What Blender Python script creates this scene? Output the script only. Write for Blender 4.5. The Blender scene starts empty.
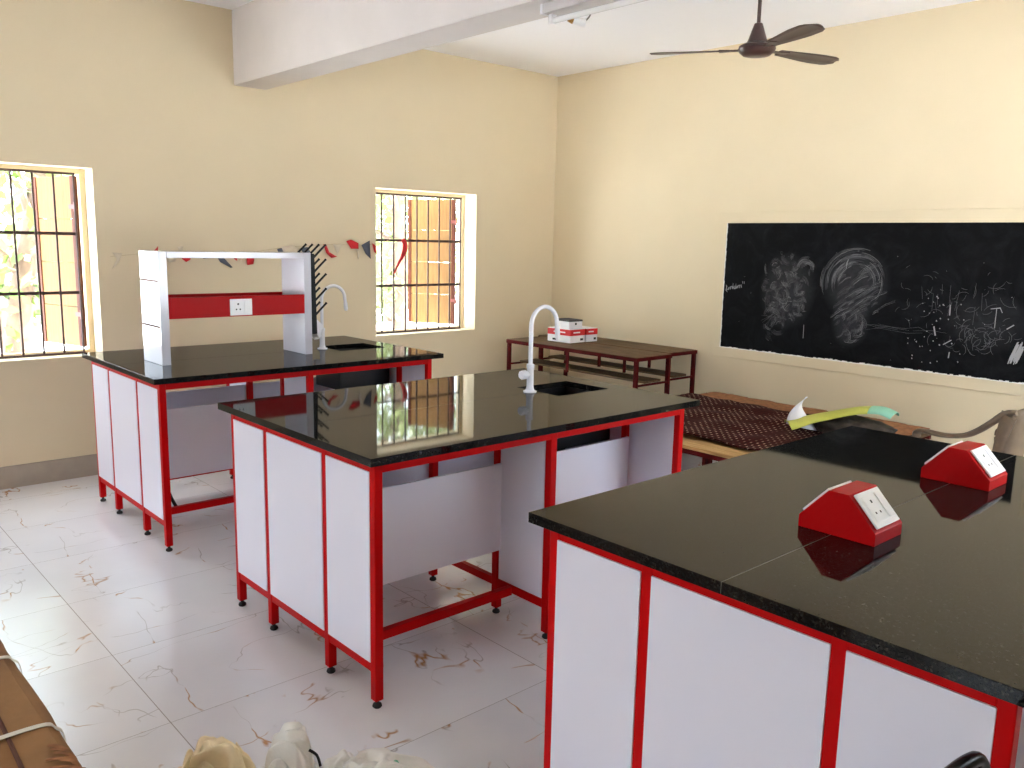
import bpy, bmesh, math, random
from mathutils import Vector, Matrix, noise as mnoise
random.seed(7)
scn = bpy.context.scene
COL = scn.collection
PI = math.pi

# ------------------------------------------------------------------ materials
def lin(r, g, b):
    f = lambda c: (c / 255 / 12.92) if c / 255 <= .04045 else ((c / 255 + .055) / 1.055) ** 2.4
    return (f(r), f(g), f(b), 1)

def mat(name, col, rough=.5, metal=0., spec=.5, bump=0., bscale=40., var=0., vscale=6., coat=0., ior=1.5):
    m = bpy.data.materials.new(name); m.use_nodes = True
    nt = m.node_tree; b = nt.nodes['Principled BSDF']
    b.inputs['Base Color'].default_value = col
    b.inputs['Roughness'].default_value = rough
    b.inputs['Metallic'].default_value = metal
    b.inputs['Specular IOR Level'].default_value = spec
    b.inputs['IOR'].default_value = ior
    b.inputs['Coat Weight'].default_value = coat
    if var or bump:
        tc = nt.nodes.new('ShaderNodeTexCoord')
    if var:
        n = nt.nodes.new('ShaderNodeTexNoise'); n.inputs['Scale'].default_value = vscale; n.inputs['Detail'].default_value = 5
        nt.links.new(tc.outputs['Object'], n.inputs['Vector'])
        r = nt.nodes.new('ShaderNodeValToRGB')
        d = tuple(max(0, c * (1 - var)) for c in col[:3]) + (1,); l = tuple(min(1, c * (1 + var)) for c in col[:3]) + (1,)
        r.color_ramp.elements[0].color = d; r.color_ramp.elements[0].position = .3
        r.color_ramp.elements[1].color = l; r.color_ramp.elements[1].position = .7
        nt.links.new(n.outputs['Fac'], r.inputs['Fac']); nt.links.new(r.outputs['Color'], b.inputs['Base Color'])
    if bump:
        n2 = nt.nodes.new('ShaderNodeTexNoise'); n2.inputs['Scale'].default_value = bscale; n2.inputs['Detail'].default_value = 6
        nt.links.new(tc.outputs['Object'], n2.inputs['Vector'])
        bp = nt.nodes.new('ShaderNodeBump'); bp.inputs['Strength'].default_value = bump; bp.inputs['Distance'].default_value = .01
        nt.links.new(n2.outputs['Fac'], bp.inputs['Height']); nt.links.new(bp.outputs['Normal'], b.inputs['Normal'])
    return m

class NT:
    """tiny node-graph helper"""
    def __init__(s, m): s.nt = m.node_tree; s.b = s.nt.nodes['Principled BSDF']
    def n(s, t, **kw):
        x = s.nt.nodes.new('ShaderNode' + t)
        for k, v in kw.items():
            if k in x.inputs: x.inputs[k].default_value = v
            else: setattr(x, k, v)
        return x
    def l(s, a, b): s.nt.links.new(a, b)
    def math(s, op, a, b=None, c=None):
        x = s.n('Math', operation=op)
        for i, v in enumerate((a, b, c)):
            if v is None: continue
            if isinstance(v, (int, float)): x.inputs[i].default_value = v
            else: s.l(v, x.inputs[i])
        return x.outputs[0]
    def ramp(s, fac, stops):
        r = s.n('ValToRGB'); e = r.color_ramp.elements
        while len(e) < len(stops): e.new(.5)
        for k, (p, c) in enumerate(stops):
            e[k].position = p; e[k].color = c if len(c) == 4 else (*c, 1)
        s.l(fac, r.inputs['Fac']); return r.outputs['Color']
    def mix(s, f, a, b):
        x = s.n('Mix', data_type='RGBA')
        for sock, v in ((x.inputs[0], f), (x.inputs[6], a), (x.inputs[7], b)):
            if isinstance(v, (int, float)): sock.default_value = v
            elif isinstance(v, tuple): sock.default_value = v
            else: s.l(v, sock)
        return x.outputs[2]

M = {}
M['wall'] = mat('cream_wall_paint', lin(217, 201, 169), .75, bump=.05, bscale=60, var=.02, vscale=2)
M['ceiling'] = mat('ceiling_whitewash', lin(246, 246, 250), .85, bump=.03, bscale=50)
M['beam'] = mat('beam_whitewash', lin(212, 204, 199), .85, bump=.06, bscale=30, var=.03, vscale=4)
M['skirt'] = mat('grey_skirting_paint', lin(168, 155, 140), .6, var=.08, vscale=8, bump=.05)
M['red'] = mat('red_powder_coat', lin(192, 0, 3), .4, spec=.12, bump=.05, bscale=300)
M['redsheet'] = mat('red_sheet_metal', lin(180, 0, 3), .38, spec=.1, bump=.03, bscale=200)
M['panel'] = mat('white_laminate', lin(232, 230, 243), .28, spec=.45)
M['rackwhite'] = mat('white_gloss_laminate', lin(196, 195, 205), .14, spec=.6, var=.02, vscale=3)
M['black'] = mat('black_plastic', (.005, .005, .005, 1), .4, spec=.15)
M['rubber'] = mat('black_rubber', (.015, .015, .015, 1), .7)
M['sink'] = mat('black_sink', (.006, .006, .007, 1), .3)
M['tap'] = mat('white_tap_enamel', lin(236, 236, 242), .2, spec=.6)
M['plastic'] = mat('white_socket_plastic', lin(244, 244, 246), .3)
M['pinhole'] = mat('dark_pin_hole', (.02, .018, .02, 1), .6)
M['rust'] = mat('maroon_steel', lin(78, 10, 12), .6, spec=.1, var=.35, vscale=14, bump=.1)
M['chalk'] = mat('chalk_dust', lin(158, 156, 156), .95)
M['chalkdim'] = mat('chalk_dust_faint', lin(98, 97, 99), .95)
M['paintwhite'] = mat('white_paint_flake', lin(235, 232, 226), .8)
M['fan'] = mat('brown_fan_enamel', lin(58, 36, 32), .35, var=.1)
M['fanblade'] = mat('brown_fan_blade', lin(72, 56, 50), .4, var=.05)
M['card'] = mat('brown_cardboard', lin(150, 108, 64), .8, var=.14, vscale=9, bump=.12, bscale=60)
M['cardgap'] = mat('cardboard_crease', lin(92, 54, 38), .9)
M['cardedge'] = mat('torn_cardboard', lin(150, 100, 62), .9, var=.3, vscale=30, bump=.3)
M['strap'] = mat('white_strapping', lin(226, 220, 204), .45)
M['ink'] = mat('black_print_ink', lin(45, 40, 42), .8)
M['cloth'] = mat('cream_cloth', lin(242, 226, 190), .85, var=.08, vscale=12, bump=.25, bscale=50)
M['whitesack'] = mat('white_woven_plastic', lin(238, 236, 230), .5, var=.04, vscale=14, bump=.2, bscale=120)
M['green'] = mat('green_stripe_print', lin(120, 196, 160), .5)
M['lime'] = mat('lime_green_sheet', lin(190, 192, 84), .5, var=.05, vscale=20)
M['mint'] = mat('mint_green_sheet', lin(146, 204, 176), .5)
M['whitepaper'] = mat('white_paper', lin(222, 222, 230), .6)
M['bag'] = mat('grey_brown_bag', lin(70, 60, 50), .75, var=.4, vscale=18, bump=.4, bscale=40)
M['chairplastic'] = mat('worn_grey_brown_plastic', lin(112, 94, 74), .45, var=.22, vscale=16, bump=.08)
M['chairblack'] = mat('black_glossy_plastic', (.004, .004, .004, 1), .25, spec=.06)
M['mint2'] = M['mint']
M['pennred'] = mat('red_pennant', lin(200, 26, 34), .7)
M['penngrey'] = mat('slate_pennant', lin(84, 88, 98), .7)
M['penncream'] = mat('cream_pennant', lin(214, 200, 176), .7)
M['string'] = mat('thin_string', lin(186, 166, 132), .9)
M['grille'] = mat('rusty_brown_grille', lin(66, 42, 36), .6, var=.3, vscale=30, bump=.1)
M['hinge'] = mat('rusted_hinge', lin(110, 48, 40), .6)
M['shutterframe'] = mat('shutter_stile_paint', lin(78, 40, 26), .65, var=.2, vscale=10)
M['brass'] = mat('brass', lin(186, 140, 70), .35, metal=.8)
M['tube'] = mat('tube_glass', lin(240, 240, 240), .2)
M['wire'] = mat('grey_wire', lin(110, 108, 110), .6)
M['batten'] = mat('batten_enamel', lin(196, 190, 188), .45, var=.05, vscale=10)
M['ground'] = mat('dry_pale_soil', lin(208, 208, 208), .95, var=.10, vscale=.8, bump=.2, bscale=4)
M['absorber'] = mat('dark_bounce_absorber', lin(92, 74, 70), .6)  # for the unseen slabs that damp upward bounce light
M['joint'] = mat('grey_joint_filler', lin(92, 86, 78), .6)
M['bark'] = mat('tree_bark', lin(98, 80, 66), .9, var=.25, vscale=8, bump=.5, bscale=14)
M['leaf'] = mat('green_leaves', lin(84, 104, 36), .6, var=.35, vscale=3)
M['leafpale'] = mat('pale_green_leaves', lin(110, 118, 70), .65, var=.25, vscale=2)
M['yellowwall'] = M['wall']
M['boxwhite'] = mat('white_carton', lin(232, 230, 232), .6, var=.03, vscale=20)
M['boxred'] = mat('red_carton_print', lin(205, 24, 30), .55)
M['boxlid'] = mat('dark_carton_top', lin(60, 56, 54), .7)

def granite():
    m = mat('black_granite', (.01, .01, .01, 1), .045, spec=0.); g = NT(m)
    tc = g.n('TexCoord')
    v = g.n('TexVoronoi', Scale=240.); g.l(tc.outputs['Object'], v.inputs['Vector'])
    n = g.n('TexNoise', Scale=150., Detail=3.); g.l(tc.outputs['Object'], n.inputs['Vector'])
    c1 = g.ramp(v.outputs['Color'], [(.0, (.006, .006, .006)), (.72, (.012, .0115, .011)), (.86, (.03, .028, .024)), (1, (.07, .062, .052))])
    c2 = g.ramp(n.outputs['Fac'], [(.35, (.5, .5, .5)), (.65, (1, 1, 1))])
    mm = g.n('Mix', data_type='RGBA', blend_type='MULTIPLY'); mm.inputs[0].default_value = 1
    g.l(c1, mm.inputs[6]); g.l(c2, mm.inputs[7]); g.l(mm.outputs[2], g.b.inputs['Base Color'])
    fr = g.n('Fresnel', IOR=1.5); gl = g.n('BsdfGlossy', Roughness=.04); gl.inputs['Color'].default_value = (1, 1, 1, 1); mx_ = g.n('MixShader')
    g.l(g.math('MULTIPLY', fr.outputs[0], .56), mx_.inputs[0]); g.l(g.b.outputs[0], mx_.inputs[1]); g.l(gl.outputs[0], mx_.inputs[2])
    g.l(mx_.outputs[0], m.node_tree.nodes['Material Output'].inputs['Surface'])
    return m
M['granite'] = granite()

def floor_tiles():
    m = mat('veined_marble_tile', lin(226, 224, 224), .22, spec=.45); g = NT(m)
    geo = g.n('NewGeometry'); sep = g.n('SeparateXYZ'); g.l(geo.outputs['Position'], sep.inputs[0])
    X, Y = sep.outputs[0], sep.outputs[1]
    u = g.math('DIVIDE', g.math('ADD', X, 4.955), 1.2); w = g.math('DIVIDE', g.math('ADD', Y, 2.07), .6)
    def line(t, size, wd):
        fr = g.math('FRACT', t); d = g.math('MINIMUM', fr, g.math('SUBTRACT', 1., fr))
        return g.math('LESS_THAN', g.math('MULTIPLY', d, size), wd)
    grout = g.math('MAXIMUM', line(u, 1.2, .0016), line(w, .6, .0011))
    # per-tile shift of the vein field (only four prints, like real tile batches)
    fu, fw = g.math('FLOOR', u), g.math('FLOOR', w)
    s1 = g.math('MODULO', g.math('ABSOLUTE', g.math('ADD', fu, g.math('MULTIPLY', fw, 3.))), 4.)
    cmb = g.n('CombineXYZ'); g.l(g.math('MULTIPLY', g.math('FRACT', u), 1.2), cmb.inputs[0]); g.l(g.math('MULTIPLY', g.math('FRACT', w), .6), cmb.inputs[1]); g.l(g.math('MULTIPLY', s1, 1.7), cmb.inputs[2])
    P = cmb.outputs[0]
    def field(off, scl, rot, scale, dist, det=4.):
        mp = g.n('Mapping'); mp.inputs['Location'].default_value = off; mp.inputs['Scale'].default_value = scl; mp.inputs['Rotation'].default_value = (0, 0, rot)
        g.l(P, mp.inputs['Vector']); nz = g.n('TexNoise', Scale=scale, Detail=det, Roughness=.5, Distortion=dist); g.l(mp.outputs[0], nz.inputs['Vector']); return nz.outputs['Fac']
    def ridge(f, wd): return g.math('SUBTRACT', 1., g.math('MINIMUM', g.math('DIVIDE', g.math('ABSOLUTE', g.math('SUBTRACT', f, .5)), wd), 1.))
    f1 = field((3, 1, 0), (1, .42, 1), .75, 2.6, .25)
    f2 = field((8, 4, 3), (.5, 1, 1), .35, 2.2, .3)
    m1 = g.ramp(field((2, 9, 4), (1, 1, 1), 0, 4.5, 0., 2.), [(.46, (0, 0, 0)), (.58, (1, 1, 1))])
    m2 = g.ramp(field((5, 2, 7), (1, 1, 1), 0, 5.5, 0., 2.), [(.54, (0, 0, 0)), (.60, (1, 1, 1))])
    v1, k1 = g.math('MAXIMUM', ridge(f1, .004), ridge(f2, .003)), m1
    v2, k2 = g.math('MAXIMUM', ridge(f1, .0085), g.math('MULTIPLY', ridge(f2, .006), .7)), m2
    cl = g.n('TexNoise', Scale=1.6, Detail=4.); g.l(P, cl.inputs['Vector'])
    base = g.ramp(cl.outputs['Fac'], [(.3, lin(224, 225, 231)), (.7, lin(238, 239, 244))])
    c = g.mix(g.math('MULTIPLY', g.math('MULTIPLY', v1, k1), .6), base, lin(128, 118, 108))
    c = g.mix(g.math('MULTIPLY', g.math('MULTIPLY', v2, k2), .95), c, lin(178, 126, 66))
    c = g.mix(g.math('MULTIPLY', grout, .7), c, lin(120, 112, 106))
    g.l(c, g.b.inputs['Base Color'])
    return m
M['floor'] = floor_tiles()

def board_paint():
    m = mat('matte_blackboard_paint', lin(22, 22, 24), .8, spec=.12); g = NT(m)
    tc = g.n('TexCoord'); n = g.n('TexNoise', Scale=5., Detail=8., Roughness=.7, Distortion=1.5); g.l(tc.outputs['Object'], n.inputs['Vector'])
    dust = g.ramp(n.outputs['Fac'], [(.45, lin(9, 9, 10)), (.62, lin(20, 20, 22)), (.8, lin(40, 40, 42))])
    # rubbed-out chalk hanging in two patches (y, z centres of the two erased drawings)
    sep = g.n('SeparateXYZ'); g.l(tc.outputs['Object'], sep.inputs[0])
    def blob(cy, cz, ry, rz):
        a = g.math('POWER', g.math('DIVIDE', g.math('SUBTRACT', sep.outputs[1], cy), ry), 2.); b = g.math('POWER', g.math('DIVIDE', g.math('SUBTRACT', sep.outputs[2], cz), rz), 2.)
        return g.math('MAXIMUM', 0., g.math('SUBTRACT', 1., g.math('ADD', a, b)))
    bl = g.math('ADD', blob(-2.535, 1.27, .24, .30), g.math('ADD', blob(-3.06, 1.36, .26, .28), g.math('ADD', blob(-3.05, 1.08, .15, .2), g.math('MULTIPLY', blob(-3.95, 1.15, .3, .2), .5))))
    n3 = g.n('TexNoise', Scale=11., Detail=9., Roughness=.75, Distortion=3.); g.l(tc.outputs['Object'], n3.inputs['Vector'])
    f = g.math('MULTIPLY', g.math('MINIMUM', g.math('MULTIPLY', bl, 1.2), 1.), g.math('MULTIPLY', n3.outputs['Fac'], .30))
    g.l(g.mix(f, dust, lin(112, 110, 114)), g.b.inputs['Base Color'])
    return m
M['board'] = board_paint()

def wood(name, c1, c2, scale=(1, 1, 1), rough=.65):
    m = mat(name, c1, rough); g = NT(m); tc = g.n('TexCoord'); mp = g.n('Mapping'); mp.inputs['Scale'].default_value = scale
    g.l(tc.outputs['Object'], mp.inputs['Vector'])
    n = g.n('TexNoise', Scale=9., Detail=7., Roughness=.65, Distortion=.6); g.l(mp.outputs[0], n.inputs['Vector'])
    g.l(g.ramp(n.outputs['Fac'], [(.3, c1), (.7, c2)]), g.b.inputs['Base Color'])
    bp = g.n('Bump', Strength=.15, Distance=.01); g.l(n.outputs['Fac'], bp.inputs['Height']); g.l(bp.outputs['Normal'], g.b.inputs['Normal'])
    return m
M['deskwood'] = wood('weathered_plank', lin(66, 50, 36), lin(122, 98, 70), (6, .5, 6))
M['palewood'] = wood('pale_plank', lin(148, 112, 68), lin(204, 168, 112), (6, .5, 6))
M['shutter'] = wood('tan_shutter_board', (.15, .078, .026, 1), (.20, .112, .042, 1), (5, 5, .5))

def mat_weave():
    m = mat('maroon_woven_mat', lin(52, 24, 20), .85); g = NT(m); tc = g.n('TexCoord')
    mp = g.n('Mapping'); mp.inputs['Rotation'].default_value = (0, 0, .12); mp.inputs['Scale'].default_value = (1 / .05, 1 / .036, 1); g.l(tc.outputs['Object'], mp.inputs['Vector'])
    sep = g.n('SeparateXYZ'); g.l(mp.outputs[0], sep.inputs[0])
    row = g.math('FLOOR', sep.outputs[1])
    fx = g.math('FRACT', g.math('ADD', sep.outputs[0], g.math('MULTIPLY', row, .35))); fy = g.math('FRACT', sep.outputs[1])
    dx, dy = g.math('ABSOLUTE', g.math('SUBTRACT', fx, .5)), g.math('ABSOLUTE', g.math('SUBTRACT', fy, .5))
    fleck = g.math('MULTIPLY', g.math('LESS_THAN', dx, .17), g.math('LESS_THAN', dy, .13))
    band = g.math('LESS_THAN', dy, .3)
    nz = g.n('TexNoise', Scale=60., Detail=3.); g.l(tc.outputs['Object'], nz.inputs['Vector'])
    base = g.ramp(nz.outputs['Fac'], [(.35, lin(26, 8, 8)), (.65, lin(56, 16, 14))])
    c = g.mix(g.math('MULTIPLY', band, .55), base, lin(66, 20, 18))
    nz2 = g.n('TexNoise', Scale=7., Detail=3.); g.l(tc.outputs['Object'], nz2.inputs['Vector'])
    wear = g.ramp(nz2.outputs['Fac'], [(.38, (0, 0, 0)), (.52, (1, 1, 1))])
    c = g.mix(g.math('MULTIPLY', fleck, g.math('MULTIPLY', wear, .85)), c, lin(196, 168, 144))
    g.l(c, g.b.inputs['Base Color'])
    return m
M['mat'] = mat_weave()
M['mat'].node_tree.nodes['Principled BSDF'].inputs['Specular IOR Level'].default_value = .08
for k_ in ('deskwood', 'palewood', 'shutter', 'shutterframe'): M[k_].node_tree.nodes['Principled BSDF'].inputs['Specular IOR Level'].default_value = .15

# ------------------------------------------------------------------ geometry helpers
def box(bm, a, b):
    (x0, y0, z0), (x1, y1, z1) = a, b
    v = [bm.verts.new(p) for p in ((x0, y0, z0), (x1, y0, z0), (x1, y1, z0), (x0, y1, z0), (x0, y0, z1), (x1, y0, z1), (x1, y1, z1), (x0, y1, z1))]
    for f in ((3, 2, 1, 0), (4, 5, 6, 7), (0, 1, 5, 4), (1, 2, 6, 5), (2, 3, 7, 6), (3, 0, 4, 7)): bm.faces.new([v[i] for i in f])

def prism(bm, poly, axis, a, b):
    """extrude a 2-D polygon along axis ('x','y','z') from a to b"""
    def P(u, w, t): return {'x': (t, u, w), 'y': (u, t, w), 'z': (u, w, t)}[axis]
    A = [bm.verts.new(P(u, w, a)) for u, w in poly]; B = [bm.verts.new(P(u, w, b)) for u, w in poly]
    bm.faces.new(A[::-1]); bm.faces.new(B)
    n = len(poly)
    for i in range(n): bm.faces.new((A[i], A[(i + 1) % n], B[(i + 1) % n], B[i]))

def tube(bm, pts, r, seg=12, flat=None, caps=True, up=None):
    """sweep a circle (or an ellipse, flat=(a,b) factors) along points; r is a number or a list"""
    pts = [Vector(p) for p in pts]; n = len(pts)
    rs = r if isinstance(r, (list, tuple)) else [r] * n
    rings = []; ref = Vector(up) if up else Vector((0, 0, 1)); pu = None
    for i, p in enumerate(pts):
        t = (pts[min(i + 1, n - 1)] - pts[max(i - 1, 0)]).normalized()
        if up: a = ref.cross(t)
        else:
            if pu is None:
                rr = ref if abs(t.dot(ref)) < .95 else Vector((1, 0, 0)); a = rr.cross(t)
            else: a = pu - t * pu.dot(t)
        a.normalize(); pu = a; b = t.cross(a)
        fa, fb = flat or (1, 1)
        rings.append([bm.verts.new(p + a * math.cos(2 * PI * k / seg) * rs[i] * fa + b * math.sin(2 * PI * k / seg) * rs[i] * fb) for k in range(seg)])
    for i in range(n - 1):
        for k in range(seg):
            bm.faces.new((rings[i][k], rings[i][(k + 1) % seg], rings[i + 1][(k + 1) % seg], rings[i + 1][k]))
    if caps: bm.faces.new(rings[0][::-1]); bm.faces.new(rings[-1])

def lathe(bm, prof, c=(0, 0, 0), seg=24):
    rings = []
    for r, z in prof:
        rings.append([bm.verts.new((c[0] + r * math.cos(2 * PI * k / seg), c[1] + r * math.sin(2 * PI * k / seg), c[2] + z)) for k in range(seg)])
    for i in range(len(prof) - 1):
        for k in range(seg): bm.faces.new((rings[i][k], rings[i][(k + 1) % seg], rings[i + 1][(k + 1) % seg], rings[i + 1][k]))
    bm.faces.new(rings[0][::-1]); bm.faces.new(rings[-1])

def smooth_path(pts, n=8):
    out = []; P = [Vector(p) for p in pts]
    for i in range(len(P) - 1):
        p0, p1, p2, p3 = P[max(i - 1, 0)], P[i], P[i + 1], P[min(i + 2, len(P) - 1)]
        for k in range(n):
            t = k / n
            out.append(.5 * ((2 * p1) + (p2 - p0) * t + (2 * p0 - 5 * p1 + 4 * p2 - p3) * t * t + (3 * p1 - p0 - 3 * p2 + p3) * t ** 3))
    out.append(P[-1]); return out

def obj(name, bm, m, parent=None, smooth=False, bevel=0., loc=None, rot=None, subd=0, solid=0.):
    me = bpy.data.meshes.new(name); bmesh.ops.recalc_face_normals(bm, faces=bm.faces[:]); bm.to_mesh(me); bm.free()
    o = bpy.data.objects.new(name, me); COL.objects.link(o)
    for mm in (m if isinstance(m, (list, tuple)) else [m]): me.materials.append(mm)
    if smooth:
        for p in me.polygons: p.use_smooth = True
        me.set_sharp_from_angle(angle=math.radians(smooth if smooth is not True else 50))
    if solid:
        md = o.modifiers.new('solid', 'SOLIDIFY'); md.thickness = solid; md.offset = 0
    if bevel:
        md = o.modifiers.new('bevel', 'BEVEL'); md.width = bevel; md.segments = 2; md.limit_method = 'ANGLE'; md.harden_normals = False
    if subd:
        md = o.modifiers.new('subd', 'SUBSURF'); md.levels = subd; md.render_levels = subd
    if parent: o.parent = parent
    if loc: o.location = loc
    if rot: o.rotation_euler = rot
    return o

def B(): return bmesh.new()
def boxobj(name, a, b, m, parent=None, bevel=0., **k):
    bm = B(); box(bm, a, b); return obj(name, bm, m, parent, bevel=bevel, **k)

def thing(name, label, cat, loc=(0, 0, 0), rz=0, group=None):
    o = bpy.data.objects.new(name, None); COL.objects.link(o); o.empty_display_size = .1
    o.location = loc; o.rotation_euler = (0, 0, rz); o['label'] = label; o['category'] = cat
    if group: o['group'] = group
    return o
def tag(o, label, cat, group=None):
    o['label'] = label; o['category'] = cat
    if group: o['group'] = group
    return o
def struct(o): o['kind'] = 'structure'; return o

# ------------------------------------------------------------------ room shell
XW, YS, HC, TH = -9.3, -6.2, 3.137, .25
def wall_with_holes(name, axis, lo, hi, a, b, holes):
    """axis 'x': wall runs along x between a,b, thickness lo..hi in y; holes (a0,a1,z0,z1)"""
    bm = B()
    def bx(p, q, z0, z1):
        if q - p < 1e-4 or z1 - z0 < 1e-4: return
        box(bm, (p, lo, z0) if axis == 'x' else (lo, p, z0), (q, hi, z1) if axis == 'x' else (hi, q, z1))
    cur = a
    for h in sorted(holes):
        bx(cur, h[0], 0, HC + .15); bx(h[0], h[1], 0, h[2]); bx(h[0], h[1], h[3], HC + .15); cur = h[1]
    bx(cur, b, 0, HC + .15)
    return struct(obj(name, bm, M['wall']))
WIN = [(-2.024, -.972), (-5.20, -4.152)]
WZ = (.804, 2.005)
wall_with_holes('wall_north', 'x', 0, TH, XW - TH, TH, [(a, b, *WZ) for a, b in WIN])
wall_with_holes('wall_east', 'y', 0, TH, YS - TH, 0, [])
SW = [(-8.6, -7.4, 0, 2.1), (-2.7, -.9, .8, 2.1)]
wall_with_holes('wall_south', 'x', YS - TH, YS, XW - TH, 0, SW)
WW = [(-5.2, -3.7, .8, 2.1), (-2.5, -1.0, .8, 2.1)]
wall_with_holes('wall_west', 'y', XW - TH, XW, YS, 0, WW)
struct(boxobj('floor', (XW - TH, YS - TH, -.1), (TH, TH, 0), M['floor']))
struct(boxobj('ceiling', (XW - 1.4, YS - .6, HC), (.6, .6, HC + .15), M['ceiling']))  # unseen western overhang added to keep sun out of the west windows
struct(boxobj('ceiling_beam', (-3.189, YS, 2.637), (-2.951, 0, HC), M['beam'], bevel=.004))
struct(boxobj('ceiling_beam', (-6.30, YS, 2.637), (-6.06, 0, HC), M['beam'], bevel=.004))
sk = .142
struct(boxobj('baseboard_north', (XW, -.008, 0), (0, 0, sk), M['skirt']))
struct(boxobj('baseboard_east', (-.008, YS, 0), (0, -.008, sk), M['skirt']))
struct(boxobj('baseboard_west', (XW, YS, 0), (XW + .008, -.008, sk), M['skirt']))
bm = B(); box(bm, (XW + .008, YS, 0), (-8.6, YS + .008, sk)); box(bm, (-7.4, YS, 0), (-.008, YS + .008, sk)); struct(obj('baseboard_south', bm, M['skirt']))
# raised plaster margin round the blackboard
BY0, BY1, BZ0, BZ1 = -4.212, -1.972, .789, 1.78
bm = B()
oy0, oy1, oz0, oz1 = -4.272, -1.892, .711, 1.866
for a, b in (((-.012, oy0, oz0), (0, oy1, BZ0)), ((-.012, oy0, BZ1), (0, oy1, oz1)), ((-.012, BY1, BZ0), (0, oy1, BZ1)), ((-.012, oy0, BZ0), (0, BY0, BZ1))): box(bm, a, b)
struct(obj('trim_1', bm, M['wall'], bevel=.003))

# ------------------------------------------------------------------ windows of the north wall
def north_window(n, x0, x1, swing=60):
    w = bpy.data.objects.new('window_%d' % n, None); COL.objects.link(w); w.location = (x0, 0, WZ[0]); struct(w)
    W_, H_ = x1 - x0, WZ[1] - WZ[0]
    bm = B(); fy0, fy1 = .17, .22; t = .035
    for a, b in (((0, fy0, 0), (t, fy1, H_)), ((W_ - t, fy0, 0), (W_, fy1, H_)), ((t, fy0, H_ - t), (W_ - t, fy1, H_)), ((t, fy0, 0), (W_ - t, fy1, t * .6))): box(bm, a, b)
    obj('window_frame', bm, M['wall'], w, bevel=.003)
    gx1 = W_ - .075
    for z in (.405, .785):
        boxobj('crossbar', (0, .125, z - .010), (gx1, .131, z + .010), M['grille'], w)
    k = 9
    for i in range(k):
        x = .012 + (gx1 - .02) * i / (k - 1)
        bm = B(); tube(bm, [(x, .118, .012), (x, .118, H_ - .03)], .007, 8); obj('grille_bar', bm, M['grille'], w, smooth=True)
    boxobj('grille_rail', (0, .112, .002), (gx1, .124, .016), M['grille'], w); boxobj('grille_rail', (0, .112, H_ - .045), (gx1, .124, H_ - .03), M['grille'], w)
    # open wooden shutter leaf, hinged on the right of the opening and swung outwards
    hx, hy = W_ - .055, .235
    s = bpy.data.objects.new('shutter', None); COL.objects.link(s); s.parent = w; s.location = (hx, hy, .03); s.rotation_euler = (0, 0, math.radians(-swing))
    sw, sh = .465, H_ - .07
    bm = B()
    for i in range(4):
        z0 = sh * (0, .24, .5, .755)[i]; z1 = sh * (.24, .5, .755, 1)[i] - .003
        box(bm, (-sw + .03, 0, z0), (-.03, .022, z1))
    obj('shutter_board', bm, M['shutter'], s, bevel=.003)
    for a in (-sw, -.032): boxobj('shutter_stile', (a, -.006, 0), (a + .032, .03, sh), M['shutterframe'], s, bevel=.003)
    for z in (.22, sh - .2):
        bm = B(); tube(bm, [(.012, -.004, z - .03), (.012, -.004, z + .03)], .009, 8); box(bm, (-.05, -.010, z - .014), (.012, -.005, z + .014)); obj('hinge', bm, M['hinge'], s)
    return w
for n, (a, b) in enumerate(sorted(WIN, reverse=True)): north_window(n + 1, a, b, (60, 74)[n])
# the unseen openings behind the camera: plain frames with bars
def frame_only(name, a, b, axis):
    bm = B(); (x0, y0, z0), (x1, y1, z1) = a, b; t = .05
    if axis == 'x':
        box(bm, a, (x0 + t, y1, z1)); box(bm, (x1 - t, y0, z0), b); box(bm, (x0 + t, y0, z1 - t), (x1 - t, y1, z1))
        for i in range(1, 9): x = x0 + (x1 - x0) * i / 9; box(bm, (x - .006, y0 + .02, z0), (x + .006, y0 + .032, z1 - t))
    else:
        box(bm, a, (x1, y0 + t, z1)); box(bm, (x0, y1 - t, z0), b); box(bm, (x0, y0 + t, z1 - t), (x1, y1 - t, z1))
        for i in range(1, 9): y = y0 + (y1 - y0) * i / 9; box(bm, (x0 + .02, y - .006, z0), (x0 + .032, y + .006, z1 - t))
    return struct(obj(name, bm, M['grille']))
for n, (a, b, z0, z1) in enumerate(WW): frame_only('window_%d' % (3 + n), (XW - .12, a, z0), (XW - .06, b, z1), 'y')
for n, (a, b, z0, z1) in enumerate(SW[1:]): frame_only('window_%d' % (5 + n), (a, YS - .12, z0), (b, YS - .06, z1), 'x')
bm = B(); box(bm, (-8.6, YS - .12, 0), (-8.54, YS - .04, 2.1)); box(bm, (-7.46, YS - .12, 0), (-7.4, YS - .04, 2.1)); box(bm, (-8.54, YS - .12, 2.04), (-7.46, YS - .04, 2.1)); struct(obj('door_1', bm, M['shutterframe'])); struct(boxobj('door_1', (-8.54, YS - .10, .01), (-7.46, YS - .06, 2.04), M['shutter']))

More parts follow.
